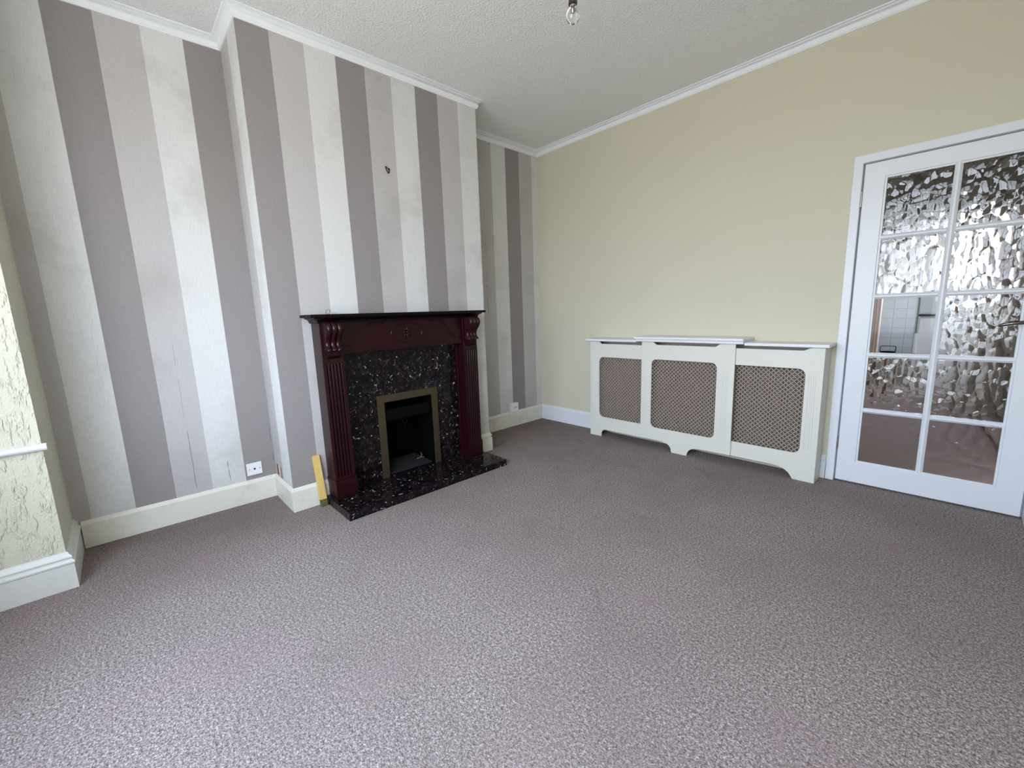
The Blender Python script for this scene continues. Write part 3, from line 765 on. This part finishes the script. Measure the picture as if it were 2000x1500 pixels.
# bare bulb pendant
BX, BY, BZ = 1.905, -1.784, 2.448
pl = empty('pendant_light', (BX, BY, H)); tag(pl, 'bare clear light bulb hanging from a dark holder below the ceiling', 'ceiling light')
m = MB(); m.lathe([(0, 0), (.04, 0), (.045, -.008), (.04, -.02), (.012, -.03), (0, -.03)], (BX, BY, H-.0005), 24); m.build('ceiling_rose', 'plastic', pl, smooth=40)
m = MB(); m.tube([(BX, BY, H-.03), (BX, BY, BZ+.098)], .0035, 8); m.build('flex', 'brown_plastic', pl, smooth=60)
m = MB(); m.lathe([(0, .100), (.008, .100), (.013, .085), (.017, .075), (.019, .050), (.019, .045), (.014, .043), (0, .043)], (BX, BY, BZ), 24); m.build('bulb_holder', 'brown_plastic', pl, smooth=40)
m = MB(); m.lathe([(0, -.030), (.010, -.0285), (.019, -.0235), (.026, -.015), (.0295, -.004), (.0300, .003), (.028, .012), (.023, .021), (.017, .029), (.0130, .037), (.0125, .0428), (0, .0428)], (BX, BY, BZ), 32)
m.lathe([(0, -.0292), (.010, -.0277), (.018, -.0227), (.0252, -.0145), (.0287, -.004), (.0292, .003), (.0272, .0116), (.0222, .0204), (.0162, .0284), (.0122, .0368), (.0117, .0420), (0, .0420)][::-1], (BX, BY, BZ), 32)
m.build('glass_bulb', 'bulb_glass', pl, smooth=60, weld=True)
m = MB(); m.lathe([(0, .040), (.004, .040), (.005, .012), (.003, .006), (0, .006)], (BX, BY, BZ), 12); m.tube([(BX-.008, BY, BZ-.004), (BX-.003, BY, BZ+.002), (BX+.003, BY, BZ-.001), (BX+.008, BY, BZ-.004)], .0004, 5)
m.build('filament_stem', 'steel', pl, smooth=60)

# ------------------------------------------------------------------ room seen through the door
YK = 3.60; BX0 = .9
m = MB(); m.box(BX0, XR+.3, .06, YK+.02, -.06, 0); struct(m.build('floor_back', 'carpet_back'))
m = MB(); m.box(BX0, XR+.3, YK+.02, 5.9, -.06, 0); struct(m.build('floor_kitchen', 'kitchen_floor'))
m = MB(); m.box(BX0, XR+.3, .12, 5.9, 2.60, 2.68); struct(m.build('ceiling_back', 'grey_wall'))
m = MB(); m.box(BX0-.05, BX0, .11, 5.9, 0, 2.6); struct(m.build('wall_back_left', 'grey_wall'))
m = MB(); m.plate(rect(.11, 5.9, 0, 2.6), [rect(1.9, 2.7, 1.1, 1.9), rect(3.74, 4.9, 1.1, 1.9)], XR+.20, XR+.28, fx); struct(m.build('wall_back_right', 'grey_wall'))
window('window_3', (XR+.22, 1.9, 1.1), (0, 1, 0), .8, .8, 1, (1, 0, 0))  # invented side window, put in to light the back room
window('window_4', (XR+.22, 3.74, 1.1), (0, 1, 0), 1.16, .8, 1, (1, 0, 0))  # invented opening, added so daylight reaches the freezer front
m = MB(); m.plate([(BX0, 0), (2.44, 0), (2.44, 2.05), (3.34, 2.05), (3.34, 0), (XR+.20, 0), (XR+.20, 2.6), (BX0, 2.6)], [], YK, YK+.10, ff); struct(m.build('wall_back_far', 'grey_wall'))
m = MB(); m.box(BX0+.01, XR+.19, YK-.05, YK-.001, 2.16, 2.595); struct(m.build('trim_3', 'dark_ceiling'))
m = MB(); m.plate([(2.374, 0), (2.392, 0), (2.392, 2.09), (3.30, 2.09), (3.30, 0), (3.38, 0), (3.38, 2.12), (2.374, 2.12)], [], YK-.018, YK, ff)
m.box(2.393, 2.412, YK-.012, YK, 0, 2.08); m.box(2.413, 2.436, YK-.020, YK, 0, 2.08); m.box(2.4401, 2.456, YK-.010, YK+.10, 0, 2.05); struct(m.build('trim_4', 'jamb', bevel=.003))
d2 = empty('door_2', (2.37, YK, 0)); struct(d2, 'brown wooden door standing open beyond the clear pane')
m = MB(); m.box(1.62, 2.368, YK-.075, YK-.035, .01, 1.98); m.build('door_leaf', 'brown_door', d2, bevel=.003)
m = MB(); m.tube([(2.335, YK-.075, .83), (2.335, YK-.11, .83), (2.25, YK-.115, .833)], .009, 8); m.build('door_handle', 'chrome', d2, smooth=60)
# kitchen
YT = 5.60
m = MB(); m.plate([(BX0, 0), (2.70, 0), (2.70, 2.6), (BX0, 2.6)], [], YT, YT+.05, ff); struct(m.build('wall_kitchen_tiled', 'tiles'))
m = MB(); m.plate(rect(2.70, XR+.20, 0, 2.6), [rect(2.85, 3.68, 1.15, 2.40)], YT-.02, YT+.05, ff); struct(m.build('wall_kitchen', 'kitchen_wall'))
window('window_5', (2.85, YT, 1.15), (1, 0, 0), .83, 1.25, 2, (0, 1, 0), fr=.04)
m = MB(); m.box(2.69, 2.715, YT-.035, YT-.0205, 0, 2.6); struct(m.build('trim_5', 'kitchen_wall'))
fr = empty('freezer', (3.02, 4.55, 0)); tag(fr, 'white upright kitchen appliance seen through the clear door pane', 'freezer')
m = MB(); m.box(2.775, 3.27, 4.315, 4.85, .02, .965); m.build('cabinet', 'appliance', fr, bevel=.006)
m = MB(); m.box(2.775, 3.27, 4.27, 4.31, .06, .935); dd = m.build('appliance_door', 'appliance', fr, bevel=.006)
m = MB(); m.box(2.745, 2.775, 4.255, 4.29, .48, .74); m.build('door_handle', 'appliance', dd, bevel=.004)
m = MB(); m.box(2.765, 3.28, 4.26, 4.86, .966, .992); m.build('worktop', 'soot', fr, bevel=.004)
for (a, b) in ((2.80, 4.36), (3.22, 4.36), (2.80, 4.80), (3.22, 4.80)):
    m = MB(); m.tube([(a, b, 0), (a, b, .021)], .015, 8); m.build('foot', 'black', fr)
cu = empty('low_cupboard', (2.42, 5.2, 0)); tag(cu, 'low grey cupboard under the black basket beyond the clear pane', 'cupboard')
m = MB(); m.box(2.15, 2.66, 4.95, 5.45, .0, .375); m.build('carcass', 'kitchen_wall', cu, bevel=.003)
m = MB(); m.box(2.16, 2.65, 4.932, 4.949, .03, .365); m.build('cupboard_door', 'kitchen_wall', cu, bevel=.003)
bk = empty('wire_basket', (2.43, 5.1, .376)); tag(bk, 'black basket with a looped wire handle seen through the clear door pane', 'basket')
m = MB(); prb = [(0, 0), (.07, 0), (.085, .015), (.092, .045), (.088, .045), (.080, .018), (.068, .006), (0, .006)]
m.lathe(prb, (2.425, 5.08, .376), 28); m.build('basin', 'black', bk, smooth=40)
m = MB(); m.tube([(2.337, 5.08, .415)] + [(2.337, 5.08, .480), (2.341, 5.08, .494), (2.352, 5.08, .502), (2.50, 5.08, .504), (2.510, 5.08, .500), (2.516, 5.08, .488), (2.513, 5.08, .415)], .0045, 8); m.build('wire_handle', 'black', bk, smooth=50)

# ------------------------------------------------------------------ camera
cam = bpy.data.cameras.new('camera'); co = bpy.data.objects.new('camera', cam); C.objects.link(co)
F = 824.0366; cam.sensor_fit = 'HORIZONTAL'; cam.sensor_width = 36; cam.lens = 36 * F / 2000; cam.clip_start = .02
r = Vector((0.68380675, 0.72888916, -0.03359942)); u = Vector((-0.09847982, 0.13781938, 0.98554936)); f_ = Vector((-0.72298689, 0.67061644, -0.1660227))
mw = Matrix(((r.x, u.x, -f_.x), (r.y, u.y, -f_.y), (r.z, u.z, -f_.z))).to_4x4(); mw.translation = Vector((3.2053874, -3.4251385, 1.1871920))
co.matrix_world = mw; SC.camera = co

# ------------------------------------------------------------------ daylight
w = bpy.data.worlds.new('sky'); SC.world = w; w.use_nodes = True; nt = w.node_tree
bg = nt.nodes['Background']
tc = nt.nodes.new('ShaderNodeTexCoord'); sp = nt.nodes.new('ShaderNodeSeparateXYZ'); nt.links.new(tc.outputs['Generated'], sp.inputs[0])
mr = nt.nodes.new('ShaderNodeMapRange'); mr.inputs[1].default_value = -1; mr.inputs[2].default_value = 1; nt.links.new(sp.outputs['Z'], mr.inputs[0])
cr = nt.nodes.new('ShaderNodeValToRGB'); nt.links.new(mr.outputs[0], cr.inputs[0])
e = cr.color_ramp.elements; e[0].position = .0; e[0].color = (.56, .55, .53, 1); e[1].position = 1; e[1].color = (.74, .92, 1.22, 1)
for p, c in ((.47, (.52, .525, .53, 1)), (.505, (.76, .83, .92, 1)), (.62, (.86, .99, 1.19, 1))):
    q = cr.color_ramp.elements.new(p); q.color = c
nt.links.new(cr.outputs[0], bg.inputs[0]); bg.inputs[1].default_value = 14.4
def portal(name, loc, rot, sx, sy):
    l = bpy.data.lights.new(name, 'AREA'); l.shape = 'RECTANGLE'; l.size = sx; l.size_y = sy; l.cycles.is_portal = True
    o = bpy.data.objects.new(name, l); o.location = loc; o.rotation_euler = rot; C.objects.link(o)
for a, b, nn in PORTALS:
    c = (a+b)/2 - nn*.085 + Vector((0, 0, (WZ0+WZ1)/2))
    portal('bay_sky_portal', c, nn.to_track_quat('-Z', 'Z').to_euler(), (b-a).length, WZ1-WZ0)
portal('back_sky_portal', (XR+.29, 2.3, 1.5), (0, math.radians(90), 0), .8, .8)
portal('side_sky_portal', (XR+.29, 4.32, 1.5), (0, math.radians(90), 0), .8, 1.16)
portal('kitchen_sky_portal', (3.265, YT+.10, 1.775), (math.radians(-90), 0, 0), .83, 1.25)

SC.view_settings.view_transform = 'Standard'; SC.view_settings.look = 'None'; SC.view_settings.gamma = 1; SC.view_settings.use_curve_mapping = False
SC.view_settings.exposure = 0.0
SC.cycles.use_denoising = True
SC.cycles.max_bounces = 10; SC.cycles.diffuse_bounces = 6; SC.cycles.transmission_bounces = 10; SC.cycles.transparent_max_bounces = 10
SC.cycles.sample_clamp_indirect = 8
